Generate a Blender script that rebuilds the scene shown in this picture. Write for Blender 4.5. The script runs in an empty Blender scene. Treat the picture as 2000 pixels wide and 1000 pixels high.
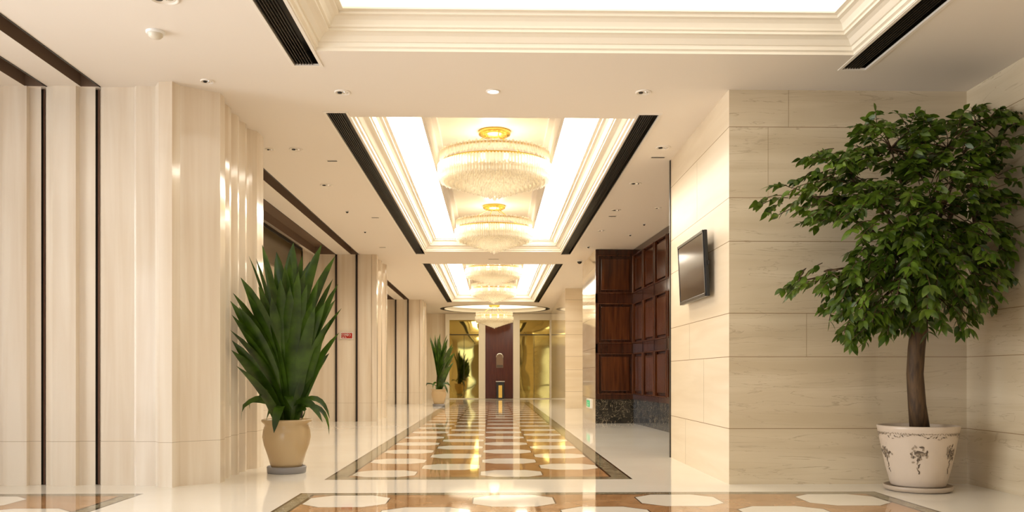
import bpy, math, random
from mathutils import Vector, Matrix
R = random.Random(7)
PI = math.pi
SC = bpy.context.scene
COL = SC.collection
H = 3.62            # ceiling height
# ---------------------------------------------------------------- camera
F = 1700.0
YAW = math.atan(37 / F)
cam_d = bpy.data.cameras.new('camera')
cam_d.sensor_width = 36.0
cam_d.lens = 36.0 * F / 2000.0
cam_d.shift_y = (733 - 500) / 2000.0
cam_d.clip_start = 0.05
cam_d.clip_end = 200
cam = bpy.data.objects.new('camera', cam_d)
COL.objects.link(cam)
cam.location = (0, 0, 1.0)
cam.rotation_euler = (PI / 2, 0, -YAW)
SC.camera = cam
# ---------------------------------------------------------------- world, exposure
w = bpy.data.worlds.new('world'); SC.world = w; w.use_nodes = True
bg = w.node_tree.nodes['Background']
bg.inputs[0].default_value = (0.85, 0.92, 1.0, 1); bg.inputs[1].default_value = 1.0
SC.view_settings.view_transform = 'Standard'
SC.view_settings.look = 'None'
SC.view_settings.gamma = 1.0
SC.view_settings.use_curve_mapping = False
SC.view_settings.exposure = 0.9
SC.cycles.max_bounces = 8
SC.cycles.diffuse_bounces = 5
SC.cycles.glossy_bounces = 4
SC.cycles.transparent_max_bounces = 12
SC.cycles.sample_clamp_indirect = 6.0

def area(name, loc, rot, sx, sy, power, color):
    d = bpy.data.lights.new(name, 'AREA'); d.shape = 'RECTANGLE'; d.size = sx; d.size_y = sy
    d.energy = power; d.color = color
    o = bpy.data.objects.new(name, d); COL.objects.link(o); o.location = loc; o.rotation_euler = rot
    return o
# daylight outside the two glazed fronts of the lobby (left side, and behind the camera)
area('daylight_left', (-6.75, 3.6, 1.8), (PI / 2, 0, -PI / 2), 5.6, 3.3, 300, (1.0, 0.98, 0.97))
area('daylight_back', (-4.0, -5.6, 1.8), (PI / 2, 0, 0), 4.0, 3.2, 40, (1.0, 0.98, 0.97))
EM_NEAR, EM_COR, EM_CIR, EM_BULB, CH_W = 0.82, 7.8, 0.8, 3.0, 11
WARM = (1.0, 0.85, 0.62)

# ---------------------------------------------------------------- pixel -> place
def ray(u, v):
    xc = (u - 1000) / F; zc = (733 - v) / F
    c, s = math.cos(YAW), math.sin(YAW)
    return Vector((xc * c + s, -xc * s + c, zc))
def onY(u, v, Y):
    r = ray(u, v); t = Y / r.y
    return Vector((r.x * t, Y, 1 + r.z * t))
def onZ(u, v, z):
    r = ray(u, v); t = (z - 1) / r.z
    return Vector((r.x * t, r.y * t, z))
def XY(u, Y):
    p = onY(u, 733, Y); return (p.x, p.y)

# ---------------------------------------------------------------- mesh builder
class MB:
    def __init__(s): s.v = []; s.f = []; s.m = []; s.sm = []; s.cur = 0; s.smooth = False
    def add(s, vs, fs):
        b = len(s.v); s.v += [tuple(p) for p in vs]
        for f in fs:
            s.f.append([b + i for i in f]); s.m.append(s.cur); s.sm.append(s.smooth)
        return s
    def quad(s, a, b, c, d): return s.add([a, b, c, d], [[0, 1, 2, 3]])
    def box(s, x0, x1, y0, y1, z0, z1):
        return s.add([(x0,y0,z0),(x1,y0,z0),(x1,y1,z0),(x0,y1,z0),(x0,y0,z1),(x1,y0,z1),(x1,y1,z1),(x0,y1,z1)],
            [[0,3,2,1],[4,5,6,7],[0,1,5,4],[1,2,6,5],[2,3,7,6],[3,0,4,7]])
    def prism(s, pts, z0, z1, caps=True):
        n = len(pts)
        vs = [(p[0], p[1], z0) for p in pts] + [(p[0], p[1], z1) for p in pts]
        fs = [[i, (i + 1) % n, n + (i + 1) % n, n + i] for i in range(n)]
        if caps: fs += [list(range(n))[::-1], list(range(n, 2 * n))]
        return s.add(vs, fs)
    def lathe(s, prof, n=32, c=(0, 0, 0), cap0=False, cap1=False):
        vs = []
        for r, z in prof:
            for k in range(n):
                a = 2 * PI * k / n
                vs.append((c[0] + r * math.cos(a), c[1] + r * math.sin(a), c[2] + z))
        fs = []
        for i in range(len(prof) - 1):
            for k in range(n):
                k2 = (k + 1) % n
                fs.append([i * n + k, i * n + k2, (i + 1) * n + k2, (i + 1) * n + k])
        if cap0: fs.append(list(range(n))[::-1])
        if cap1: fs.append([(len(prof) - 1) * n + k for k in range(n)])
        return s.add(vs, fs)
    def tube(s, pts, rad, n=8, caps=True):
        pts = [Vector(p) for p in pts]; vs = []
        up = Vector((0, 1, 0)) if abs((pts[-1] - pts[0]).normalized().z) > .75 else Vector((0, 0, 1))
        for i, p in enumerate(pts):
            t = (pts[min(i + 1, len(pts) - 1)] - pts[max(i - 1, 0)]).normalized()
            a = t.cross(up)
            if a.length < 1e-3: a = t.cross(Vector((1, 0, 0)))
            a.normalize(); b = t.cross(a).normalized()
            r = rad[i] if isinstance(rad, (list, tuple)) else rad
            for k in range(n):
                an = 2 * PI * k / n
                vs.append(p + a * (r * math.cos(an)) + b * (r * math.sin(an)))
        fs = []
        for i in range(len(pts) - 1):
            for k in range(n):
                k2 = (k + 1) % n
                fs.append([i * n + k, i * n + k2, (i + 1) * n + k2, (i + 1) * n + k])
        if caps: fs += [list(range(n))[::-1], [(len(pts) - 1) * n + k for k in range(n)]]
        return s.add(vs, fs)
    def obj(s, name, mats, parent=None, bevel=0, loc=None, fix=True):
        me = bpy.data.meshes.new(name); me.from_pydata(s.v, [], s.f)
        if not isinstance(mats, (list, tuple)): mats = [mats]
        for m in mats: me.materials.append(m)
        for p, mi, sm in zip(me.polygons, s.m, s.sm): p.material_index = mi; p.use_smooth = sm
        me.update()
        if fix:
            import bmesh
            bm = bmesh.new(); bm.from_mesh(me); bmesh.ops.recalc_face_normals(bm, faces=bm.faces[:]); bm.to_mesh(me); bm.free()
        o = bpy.data.objects.new(name, me); COL.objects.link(o)
        if parent: o.parent = parent
        if loc: o.location = loc
        if bevel:
            b = o.modifiers.new('bevel', 'BEVEL'); b.width = bevel; b.segments = 2; b.limit_method = 'ANGLE'
        return o

def tag(o, label=None, cat=None, group=None, kind=None):
    if label: o['label'] = label
    if cat: o['category'] = cat
    if group: o['group'] = group
    if kind: o['kind'] = kind
    return o
def thing(name, label, cat, loc=(0, 0, 0), group=None):
    o = bpy.data.objects.new(name, None); COL.objects.link(o); o.location = loc; o.empty_display_size = 0.1
    return tag(o, label, cat, group)
def struct(mb, name, mats, parent=None, **k):
    o = mb.obj(name, mats, parent, **k)
    if not parent: o['kind'] = 'structure'
    return o
def dup(root, loc, label):
    r = root.copy(); COL.objects.link(r); r.location = loc; r['label'] = label
    for ch in list(root.children):
        c = ch.copy(); COL.objects.link(c); c.parent = r
        for g in list(ch.children):
            d = g.copy(); COL.objects.link(d); d.parent = c
    return r

# ---------------------------------------------------------------- materials
def new(name):
    m = bpy.data.materials.new(name); m.use_nodes = True
    return m, m.node_tree, m.node_tree.nodes, m.node_tree.links, m.node_tree.nodes['Principled BSDF']
def plain(name, col, rough=0.5, metal=0.0, coat=0.0, spec=0.5):
    m, t, n, l, b = new(name)
    b.inputs['Base Color'].default_value = (*col, 1); b.inputs['Roughness'].default_value = rough
    b.inputs['Metallic'].default_value = metal; b.inputs['Coat Weight'].default_value = coat
    b.inputs['Specular IOR Level'].default_value = spec
    return m
def emis(name, col, st):
    m, t, n, l, b = new(name)
    b.inputs['Base Color'].default_value = (0.8, 0.8, 0.8, 1)
    b.inputs['Emission Color'].default_value = (*col, 1); b.inputs['Emission Strength'].default_value = st
    return m
def marble(name, ca, cb, stretch, rough=0.12, vein=None, joints=(), vscale=3.0, jc=(0.25, 0.17, 0.09), jw=0.0028, veinw=0.02, jointx=()):
    m, t, n, l, b = new(name)
    tc = n.new('ShaderNodeTexCoord'); mp = n.new('ShaderNodeMapping'); mp.inputs['Scale'].default_value = stretch
    l.new(tc.outputs['Object'], mp.inputs[0])
    no = n.new('ShaderNodeTexNoise'); no.inputs['Scale'].default_value = vscale; no.inputs['Detail'].default_value = 6; no.inputs['Distortion'].default_value = 0.4
    l.new(mp.outputs[0], no.inputs[0])
    r = n.new('ShaderNodeValToRGB'); r.color_ramp.elements[0].position = 0.36; r.color_ramp.elements[1].position = 0.66
    r.color_ramp.elements[0].color = (*ca, 1); r.color_ramp.elements[1].color = (*cb, 1)
    l.new(no.outputs[0], r.inputs[0])
    out = r.outputs[0]
    if vein:
        n2 = n.new('ShaderNodeTexNoise'); n2.inputs['Scale'].default_value = vscale * 1.7; n2.inputs['Detail'].default_value = 8; n2.inputs['Distortion'].default_value = 1.2
        l.new(mp.outputs[0], n2.inputs[0])
        s = n.new('ShaderNodeMath'); s.operation = 'SUBTRACT'; s.inputs[1].default_value = 0.5; l.new(n2.outputs[0], s.inputs[0])
        a = n.new('ShaderNodeMath'); a.operation = 'ABSOLUTE'; l.new(s.outputs[0], a.inputs[0])
        mr = n.new('ShaderNodeMapRange'); mr.inputs[1].default_value = 0; mr.inputs[2].default_value = veinw; mr.inputs[3].default_value = 1; mr.inputs[4].default_value = 0
        l.new(a.outputs[0], mr.inputs[0])
        mx = n.new('ShaderNodeMixRGB'); l.new(mr.outputs[0], mx.inputs[0]); l.new(out, mx.inputs[1]); mx.inputs[2].default_value = (*vein, 1)
        out = mx.outputs[0]
    if joints or jointx:
        sp = n.new('ShaderNodeSeparateXYZ'); l.new(tc.outputs['Object'], sp.inputs[0]); acc = None
        for ax, vals in ((2, joints), (0, jointx)):
            for z in vals:
                c = n.new('ShaderNodeMath'); c.operation = 'COMPARE'; c.inputs[1].default_value = z; c.inputs[2].default_value = jw
                l.new(sp.outputs[ax], c.inputs[0])
                if acc is None: acc = c.outputs[0]
                else:
                    ad = n.new('ShaderNodeMath'); ad.operation = 'MAXIMUM'; l.new(acc, ad.inputs[0]); l.new(c.outputs[0], ad.inputs[1]); acc = ad.outputs[0]
        mx = n.new('ShaderNodeMixRGB'); l.new(acc, mx.inputs[0]); l.new(out, mx.inputs[1]); mx.inputs[2].default_value = (*jc, 1)
        out = mx.outputs[0]
    l.new(out, b.inputs['Base Color']); b.inputs['Roughness'].default_value = rough
    return m
CRS = (0.51, 1.17, 1.57, 2.23, 2.63, 3.28)
M_wall = marble('marble_left', (0.74, 0.63, 0.49), (0.86, 0.78, 0.66), (2.2, 2.2, 0.12), 0.10, joints=(0.40,), jc=(0.45, 0.36, 0.25), jw=0.002)
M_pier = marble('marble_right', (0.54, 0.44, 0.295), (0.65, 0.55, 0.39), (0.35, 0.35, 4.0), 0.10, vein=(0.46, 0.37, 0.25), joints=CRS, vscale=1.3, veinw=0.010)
M_pierside = marble('marble_corridor', (0.78, 0.66, 0.48), (0.84, 0.73, 0.56), (0.35, 0.35, 4.0), 0.06, joints=CRS, vscale=1.4, jw=0.003)
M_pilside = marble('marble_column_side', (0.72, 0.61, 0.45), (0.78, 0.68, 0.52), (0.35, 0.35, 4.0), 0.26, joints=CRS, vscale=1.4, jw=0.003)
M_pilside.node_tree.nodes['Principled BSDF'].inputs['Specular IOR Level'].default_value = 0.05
M_floor = marble('floor_cream', (0.86, 0.81, 0.71), (0.91, 0.87, 0.78), (1, 1, 1), 0.045, vscale=0.9)
M_oct = marble('floor_octagon', (0.86, 0.80, 0.68), (0.90, 0.85, 0.75), (1, 1, 1), 0.04, vscale=1.5)
M_tan = marble('floor_tan', (0.38, 0.20, 0.085), (0.50, 0.29, 0.14), (1, 1, 1), 0.04, vscale=4)
M_bord = marble('floor_border', (0.13, 0.12, 0.07), (0.34, 0.30, 0.20), (1, 1, 1), 0.04, vscale=9, vein=(0.45, 0.42, 0.3))
M_line = plain('floor_line', (0.035, 0.028, 0.018), 0.06)
M_ceil = plain('ceiling_paint', (0.83, 0.77, 0.695), 0.55, spec=0.3)
M_mould = plain('moulding_paint', (0.86, 0.80, 0.68), 0.35)
M_black = plain('black_metal', (0.012, 0.010, 0.008), 0.35)
M_slot = plain('slot_brown', (0.21, 0.14, 0.095), 0.4)
M_grille = plain('grille_bronze', (0.035, 0.028, 0.02), 0.38, 0.3)
M_trimw = plain('white_trim', (0.85, 0.80, 0.72), 0.3)
M_gold = plain('gold_metal', (0.85, 0.58, 0.14), 0.22, 1.0)
M_chrome = plain('chrome', (0.8, 0.8, 0.8), 0.12, 1.0)
M_dark = plain('black_plastic', (0.01, 0.01, 0.01), 0.25)
M_white = plain('white_plastic', (0.85, 0.85, 0.83), 0.35)
M_lnear = emis('near_light_panel', (1.0, 0.93, 0.80), EM_NEAR)
M_lcor = emis('corridor_light_panel', (1.0, 0.91, 0.77), EM_COR)
M_lcir = emis('round_light_panel', (1.0, 0.86, 0.60), EM_CIR)
M_bulb = emis('lamp_glow', (1.0, 0.88, 0.66), EM_BULB)
M_cool = emis('cool_lamp', (0.85, 0.90, 1.0), 2.5)
M_olive = plain('olive_panel', (0.10, 0.07, 0.025), 0.2)
M_bmarble = marble('black_marble', (0.012, 0.011, 0.009), (0.04, 0.035, 0.028), (1, 1, 1), 0.08, vein=(0.40, 0.33, 0.22), vscale=4, veinw=0.012)
def wood(nm, ca, cb):
    m, t, n, l, b = new(nm)
    tc = n.new('ShaderNodeTexCoord'); mp = n.new('ShaderNodeMapping'); mp.inputs['Scale'].default_value = (6, 6, 0.5)
    l.new(tc.outputs['Object'], mp.inputs[0])
    no = n.new('ShaderNodeTexNoise'); no.inputs['Scale'].default_value = 3; no.inputs['Detail'].default_value = 8
    l.new(mp.outputs[0], no.inputs[0])
    r = n.new('ShaderNodeValToRGB'); r.color_ramp.elements[0].position = 0.3; r.color_ramp.elements[1].position = 0.75
    r.color_ramp.elements[0].color = (*ca, 1); r.color_ramp.elements[1].color = (*cb, 1)
    l.new(no.outputs[0], r.inputs[0]); l.new(r.outputs[0], b.inputs['Base Color'])
    b.inputs['Roughness'].default_value = 0.16
    return m
M_wood = wood('mahogany', (0.035, 0.009, 0.003), (0.125, 0.036, 0.010))
M_woodd = wood('dark_mahogany', (0.022, 0.006, 0.003), (0.070, 0.019, 0.007))
def mirror():
    m, t, n, l, b = new('gold_mirror')
    b.inputs['Base Color'].default_value = (0.42, 0.33, 0.10, 1); b.inputs['Metallic'].default_value = 1; b.inputs['Roughness'].default_value = 0.03
    tc = n.new('ShaderNodeTexCoord'); no = n.new('ShaderNodeTexNoise'); no.inputs['Scale'].default_value = 0.9; no.inputs['Detail'].default_value = 1
    l.new(tc.outputs['Object'], no.inputs[0])
    bp = n.new('ShaderNodeBump'); bp.inputs['Strength'].default_value = 0.14; bp.inputs['Distance'].default_value = 0.05
    l.new(no.outputs[0], bp.inputs['Height']); l.new(bp.outputs[0], b.inputs['Normal'])
    return m
M_mirror = mirror()
def crystal():
    m, t, n, l, b = new('crystal'); n.remove(b)
    out = n['Material Output']
    tr = n.new('ShaderNodeBsdfTranslucent'); tr.inputs[0].default_value = (1.0, 0.98, 0.92, 1)
    di = n.new('ShaderNodeBsdfDiffuse'); di.inputs[0].default_value = (0.93, 0.89, 0.80, 1)
    gl = n.new('ShaderNodeBsdfGlossy'); gl.inputs[0].default_value = (1, 0.95, 0.85, 1); gl.inputs['Roughness'].default_value = 0.12
    tp = n.new('ShaderNodeBsdfTransparent'); tp.inputs[0].default_value = (1, 0.98, 0.94, 1)
    a = n.new('ShaderNodeMixShader'); a.inputs[0].default_value = 0.4; l.new(tr.outputs[0], a.inputs[1]); l.new(di.outputs[0], a.inputs[2])
    c = n.new('ShaderNodeMixShader'); c.inputs[0].default_value = 0.18; l.new(a.outputs[0], c.inputs[1]); l.new(gl.outputs[0], c.inputs[2])
    d = n.new('ShaderNodeMixShader'); d.inputs[0].default_value = 0.3; l.new(c.outputs[0], d.inputs[1]); l.new(tp.outputs[0], d.inputs[2])
    l.new(d.outputs[0], out.inputs[0])
    return m
M_crys = crystal()
def glass():
    m, t, n, l, b = new('window_glass'); n.remove(b)
    out = n['Material Output']; tp = n.new('ShaderNodeBsdfTransparent'); gl = n.new('ShaderNodeBsdfGlossy'); gl.inputs['Roughness'].default_value = 0.02
    fr = n.new('ShaderNodeFresnel'); c = n.new('ShaderNodeMixShader'); l.new(fr.outputs[0], c.inputs[0]); l.new(tp.outputs[0], c.inputs[1]); l.new(gl.outputs[0], c.inputs[2])
    l.new(c.outputs[0], out.inputs[0]); return m
M_glass = glass()
def leafmat(name, ca, cb, sc, rough=0.35):
    m, t, n, l, b = new(name)
    tc = n.new('ShaderNodeTexCoord'); no = n.new('ShaderNodeTexNoise'); no.inputs['Scale'].default_value = sc; no.inputs['Detail'].default_value = 3
    l.new(tc.outputs['Object'], no.inputs[0])
    r = n.new('ShaderNodeValToRGB'); r.color_ramp.elements[0].position = 0.35; r.color_ramp.elements[1].position = 0.65
    r.color_ramp.elements[0].color = (*ca, 1); r.color_ramp.elements[1].color = (*cb, 1)
    l.new(no.outputs[0], r.inputs[0]); l.new(r.outputs[0], b.inputs['Base Color'])
    b.inputs['Roughness'].default_value = rough
    tr = n.new('ShaderNodeBsdfTranslucent'); l.new(r.outputs[0], tr.inputs[0])
    mx = n.new('ShaderNodeMixShader'); mx.inputs[0].default_value = 0.25
    l.new(b.outputs[0], mx.inputs[1]); l.new(tr.outputs[0], mx.inputs[2]); l.new(mx.outputs[0], n['Material Output'].inputs[0])
    return m
M_palm = leafmat('palm_leaf', (0.016, 0.042, 0.003), (0.065, 0.135, 0.010), 5)
M_leaf = leafmat('tree_leaf', (0.024, 0.055, 0.004), (0.115, 0.185, 0.014), 9)
M_bark = marble('bark', (0.04, 0.020, 0.007), (0.11, 0.060, 0.022), (6, 6, 1.0), 0.7, vscale=6)
M_soil = plain('soil', (0.03, 0.02, 0.012), 0.9)
M_tpot = plain('tan_glazed_pot', (0.52, 0.38, 0.21), 0.22)
M_gdish = plain('grey_dish', (0.26, 0.25, 0.25), 0.4)
M_wpot = plain('cream_ceramic', (0.58, 0.48, 0.38), 0.35)
M_motif = plain('motif_dark', (0.10, 0.07, 0.045), 0.5)
M_motifl = plain('motif_light', (0.30, 0.235, 0.165), 0.5)
M_red = plain('sign_red', (0.45, 0.02, 0.01), 0.4)
M_green = emis('exit_green', (0.02, 0.40, 0.14), 0.5)
M_green.node_tree.nodes['Principled BSDF'].inputs['Base Color'].default_value = (0.01, 0.20, 0.07, 1)
M_screen = plain('tv_screen', (0.045, 0.028, 0.018), 0.10, spec=0.25)

# ---------------------------------------------------------------- floor
fl = MB()
def rect(x0, x1, y0, y1, m, z=0.0):
    fl.cur = m; fl.quad((x0, y0, z), (x1, y0, z), (x1, y1, z), (x0, y1, z))
FX0, FX1, FY0, FY1 = -6.6, 7.0, -5.4, 38.0
inl = [  # outer x0,x1,y0,y1, border side, border front, columns, ref edge
    (-1.615, 1.345, 8.36, 32.6, 0.20, 4, 'near'),
    (-1.63, 3.28, -3.5, 7.42, 0.14, 7, 'far'),
    (-5.90, -2.95, -3.5, 7.42, 0.14, 4, 'far')]
def grid_with_holes(mb, xs0, xs1, ys0, ys1, holes, z, flip=False):
    xs = sorted({xs0, xs1, *[h[0] for h in holes], *[h[1] for h in holes]}); ys = sorted({ys0, ys1, *[h[2] for h in holes], *[h[3] for h in holes]})
    xs = [x for x in xs if xs0 <= x <= xs1]; ys = [y for y in ys if ys0 <= y <= ys1]
    for i in range(len(xs) - 1):
        for j in range(len(ys) - 1):
            cx, cy = (xs[i] + xs[i + 1]) / 2, (ys[j] + ys[j + 1]) / 2
            if any(h[0] < cx < h[1] and h[2] < cy < h[3] for h in holes): continue
            a = [(xs[i], ys[j], z), (xs[i + 1], ys[j], z), (xs[i + 1], ys[j + 1], z), (xs[i], ys[j + 1], z)]
            mb.quad(*(a[::-1] if flip else a))
grid_with_holes(fl, FX0, FX1, FY0, FY1, [i[:4] for i in inl], 0)
def frame(x0, x1, y0, y1, wd, m):
    rect(x0, x1, y0, y0 + wd, m); rect(x0, x1, y1 - wd, y1, m); rect(x0, x0 + wd, y0 + wd, y1 - wd, m); rect(x1 - wd, x1, y0 + wd, y1 - wd, m)
for x0, x1, y0, y1, bw, nc, ref in inl:
    lw = 0.022
    frame(x0, x1, y0, y1, lw, 4)
    frame(x0 + lw, x1 - lw, y0 + lw, y1 - lw, bw - 2 * lw, 3)
    frame(x0 + bw - lw, x1 - bw + lw, y0 + bw - lw, y1 - bw + lw, lw, 4)
    ax0, ax1, ay0, ay1 = x0 + bw, x1 - bw, y0 + bw, y1 - bw
    s = (ax1 - ax0) / nc; nr = int((ay1 - ay0) / s)
    if ref == 'far': ex = (ay0, ay1 - nr * s)
    else: ex = (ay0 + nr * s, ay1)
    rect(ax0, ax1, ex[0], ex[1], 2)
    for r in range(nr):
        for c in range(nc):
            bx = ax0 + c * s; by = (ay1 - (r + 1) * s) if ref == 'far' else (ay0 + r * s)
            if (r + c) % 2 == 0 or ref == 'x':
                def octa(g, k):
                    a0, a1, b0, b1 = bx + g, bx + s - g, by + g, by + s - g
                    ch = k * s
                    return [(a0 + ch, b0, 0), (a1 - ch, b0, 0), (a1, b0 + ch, 0), (a1, b1 - ch, 0), (a1 - ch, b1, 0), (a0 + ch, b1, 0), (a0, b1 - ch, 0), (a0, b0 + ch, 0)]
                # cushion sided octagon inside a tan cell
                o1 = octa(0.0, 0.24); g = 0.010; o2 = octa(g, 0.235)
                fl.cur = 4
                for k in range(8):
                    k2 = (k + 1) % 8; fl.quad(o1[k], o1[k2], o2[k2], o2[k])
                fl.cur = 1; fl.add(o2, [list(range(8))])
                cr = [(bx, by, 0), (bx + s, by, 0), (bx + s, by + s, 0), (bx, by + s, 0)]
                fl.cur = 2
                fl.add([cr[0], o1[0], o1[7]], [[0, 1, 2]]); fl.add([cr[1], o1[2], o1[1]], [[0, 1, 2]])
                fl.add([cr[2], o1[4], o1[3]], [[0, 1, 2]]); fl.add([cr[3], o1[6], o1[5]], [[0, 1, 2]])
            else:
                rect(bx, bx + s, by, by + s, 2)
fo = struct(fl, 'floor', [M_floor, M_oct, M_tan, M_bord, M_line], fix=False)

# ---------------------------------------------------------------- ceiling with its openings
near_c = (-1.43, 2.95, 0.9, 7.06)
co1 = (-1.44, 1.44, 8.86, 18.46)
co2 = (-1.44, 1.44, 20.55, 30.9)
gril = [(-1.69, -1.45, 0.9, 7.40), (2.97, 3.20, 0.9, 7.40), (-1.68, -1.455, 8.70, 18.87), (1.455, 1.685, 8.70, 18.87), (-1.66, -1.455, 20.4, 31.3), (1.455, 1.66, 20.4, 31.3)]
slots = [(-3.74, -3.56, 0.0, 7.98), (-4.24, -4.04, 0.0, 7.98), (-3.08, -2.90, 9.7, 18.93), (-3.85, -3.40, 9.7, 18.93), (-3.08, -2.90, 21.0, 30.18), (-3.85, -3.40, 21.0, 30.18)]
CC = (0.08, 34.4); CR = 2.17
ccsq = (CC[0] - 2.3, CC[0] + 2.3, CC[1] - 2.3, CC[1] + 2.3)
holes = [near_c, co1, co2, ccsq] + gril + slots
ce = MB(); grid_with_holes(ce, FX0, FX1, FY0, FY1, holes, H, True)
n = 64; inner = [(CC[0] + CR * math.cos(2 * PI * k / n), CC[1] + CR * math.sin(2 * PI * k / n), H) for k in range(n)]
def sq(k):
    a = 2 * PI * k / n; c, s_ = math.cos(a), math.sin(a); q = 2.3 / max(abs(c), abs(s_)); return (CC[0] + q * c, CC[1] + q * s_, H)
for k in range(n): ce.quad(inner[k], inner[(k + 1) % n], sq((k + 1) % n), sq(k))
struct(ce, 'ceiling', M_ceil, fix=False)

def ringrect(mb, r, prof, z0=H, closed_top=False):
    x0, x1, y0, y1 = r
    rings = [[(x0 + i, y0 + i, z0 + h), (x1 - i, y0 + i, z0 + h), (x1 - i, y1 - i, z0 + h), (x0 + i, y1 - i, z0 + h)] for i, h in prof]
    for a, b in zip(rings, rings[1:]):
        for k in range(4): mb.quad(a[k], a[(k + 1) % 4], b[(k + 1) % 4], b[k])
PROF = [(0, 0), (0, 0.022), (0.022, 0.030), (0.026, 0.060), (0.040, 0.062), (0.050, 0.072), (0.072, 0.098), (0.100, 0.112), (0.128, 0.116), (0.128, 0.136), (0.146, 0.140), (0.150, 0.156), (0.166, 0.186), (0.192, 0.206), (0.222, 0.212), (0.224, 0.232), (0.26, 0.236), (0.26, 0.25)]
def coffer(r, raised, mat, em):
    root = bpy.data.objects.new('ceiling_coffer', None); COL.objects.link(root); root['kind'] = 'structure'
    root.location = (0, 0, 0)
    mb = MB(); ringrect(mb, r, PROF)
    mb.obj('coffer_moulding', M_mould, root, fix=False)
    x0, x1, y0, y1 = r[0] + .26, r[1] - .26, r[2] + .26, r[3] - .26; z = H + .25
    if not raised:
        p = MB(); p.quad((x0, y0, z), (x0, y1, z), (x1, y1, z), (x1, y0, z)); p.obj('light_panel', mat, root, fix=False)
    else:
        for a, b in ((x0, -0.80), (0.80, x1)):
            p = MB(); p.quad((a, y0, z), (a, y1, z), (b, y1, z), (b, y0, z)); p.obj('light_panel', mat, root, fix=False)
        c = MB()
        for s_ in (-1, 1):     # band beside the light strip, then the riser to the raised field
            c.quad((s_ * 0.80, y0, z), (s_ * 0.80, y1, z), (s_ * 0.765, y1, z), (s_ * 0.765, y0, z))
            c.quad((s_ * 0.765, y0, z), (s_ * 0.765, y1, z), (s_ * 0.765, y1, z + .38), (s_ * 0.765, y0, z + .38))
            c.box(min(s_ * .765, s_ * .70), max(s_ * .765, s_ * .70), y0, y1, z + .30, z + .38)
        c.box(-.8, .8, y1 - .06, y1, z, z + .38); c.box(-.8, .8, y0, y0 + .06, z, z + .38)
        c.obj('coffer_riser', M_ceil, root, fix=False)
        q = MB(); q.quad((-.8, y0, z + .38), (-.8, y1, z + .38), (.8, y1, z + .38), (.8, y0, z + .38)); q.obj('raised_field', M_mould, root, fix=False)
coffer(near_c, False, M_lnear, 1)
coffer(co1, True, M_lcor, 1)
coffer(co2, True, M_lcor, 1)
# round coffer
root = bpy.data.objects.new('ceiling_round_coffer', None); COL.objects.link(root); root['kind'] = 'structure'
c = MB(); c.smooth = True
c.lathe([(CR, 0), (CR, 0.10), (CR - .17, 0.10)], 64, (CC[0], CC[1], H)); c.obj('dark_ring', M_grille, root)
c = MB(); c.smooth = True; c.lathe([(CR - .17, -0.004), (CR - .17, .1), (CR - .24, .14), (CR - .26, .16)], 64, (CC[0], CC[1], H)); c.obj('coffer_moulding', M_mould, root)
c = MB(); c.lathe([(CR - .24, .15), (0.02, .15)], 64, (CC[0], CC[1], H)); c.obj('light_panel', M_lcir, root)
# recessed slots for the folding partitions
for i, (x0, x1, y0, y1) in enumerate(slots):
    s = MB(); d = .16
    s.quad((x0, y0, H), (x0, y1, H), (x0, y1, H + d), (x0, y0, H + d)); s.quad((x1, y0, H), (x1, y0, H + d), (x1, y1, H + d), (x1, y1, H))
    s.quad((x0, y0, H), (x0, y0, H + d), (x1, y0, H + d), (x1, y0, H)); s.quad((x0, y1, H), (x1, y1, H), (x1, y1, H + d), (x0, y1, H + d))
    s.quad((x0, y0, H + d), (x0, y1, H + d), (x1, y1, H + d), (x1, y0, H + d))
    s.cur = 1; s.box(x1 - .012, x1, y0, y1, H - .006, H + d)
    struct(s, 'ceiling_track_slot', [M_slot, M_black], fix=False)
# air grilles
glab = ['long dark slatted air grille left of the nearest ceiling coffer', 'long dark air grille right of the nearest ceiling coffer, above the potted tree',
        'long dark air grille left of the chandelier coffer nearest the camera', 'long dark air grille right of the chandelier coffer nearest the camera',
        'short looking dark air grille left of the second chandelier coffer down the corridor', 'short looking dark air grille right of the second chandelier coffer down the corridor']
for (x0, x1, y0, y1), lab in zip(gril, glab):
    t = thing('air_grille', lab, 'air vent', ((x0 + x1) / 2, (y0 + y1) / 2, H))
    hx, hy = (x1 - x0) / 2, (y1 - y0) / 2
    b = MB(); d = .12
    b.quad((-hx, -hy, 0), (-hx, hy, 0), (-hx, hy, d), (-hx, -hy, d)); b.quad((hx, -hy, 0), (hx, -hy, d), (hx, hy, d), (hx, hy, 0))
    b.quad((-hx, -hy, 0), (-hx, -hy, d), (hx, -hy, d), (hx, -hy, 0)); b.quad((-hx, hy, 0), (hx, hy, 0), (hx, hy, d), (-hx, hy, d))
    b.quad((-hx, -hy, d), (-hx, hy, d), (hx, hy, d), (hx, -hy, d))
    b.obj('duct', M_black, t, fix=False)
    fr = MB(); wd = .014
    fr.box(-hx - .012, -hx + wd, -hy - .012, hy + .012, -.006, .012); fr.box(hx - wd, hx + .012, -hy - .012, hy + .012, -.006, .012)
    fr.box(-hx + wd, hx - wd, -hy - .012, -hy + wd, -.006, .012); fr.box(-hx + wd, hx - wd, hy - wd, hy + .012, -.006, .012)
    fr.obj('frame', M_trimw, t)
    ns = 9
    for k in range(int(ns * .80)):
        x = -hx + wd + (k + .5) * (2 * hx - 2 * wd) / ns
        sl = MB(); sl.box(x - .0022, x + .0022, -hy + wd, hy - wd, 0.001, .022); sl.obj('slat', M_grille, t)

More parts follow.
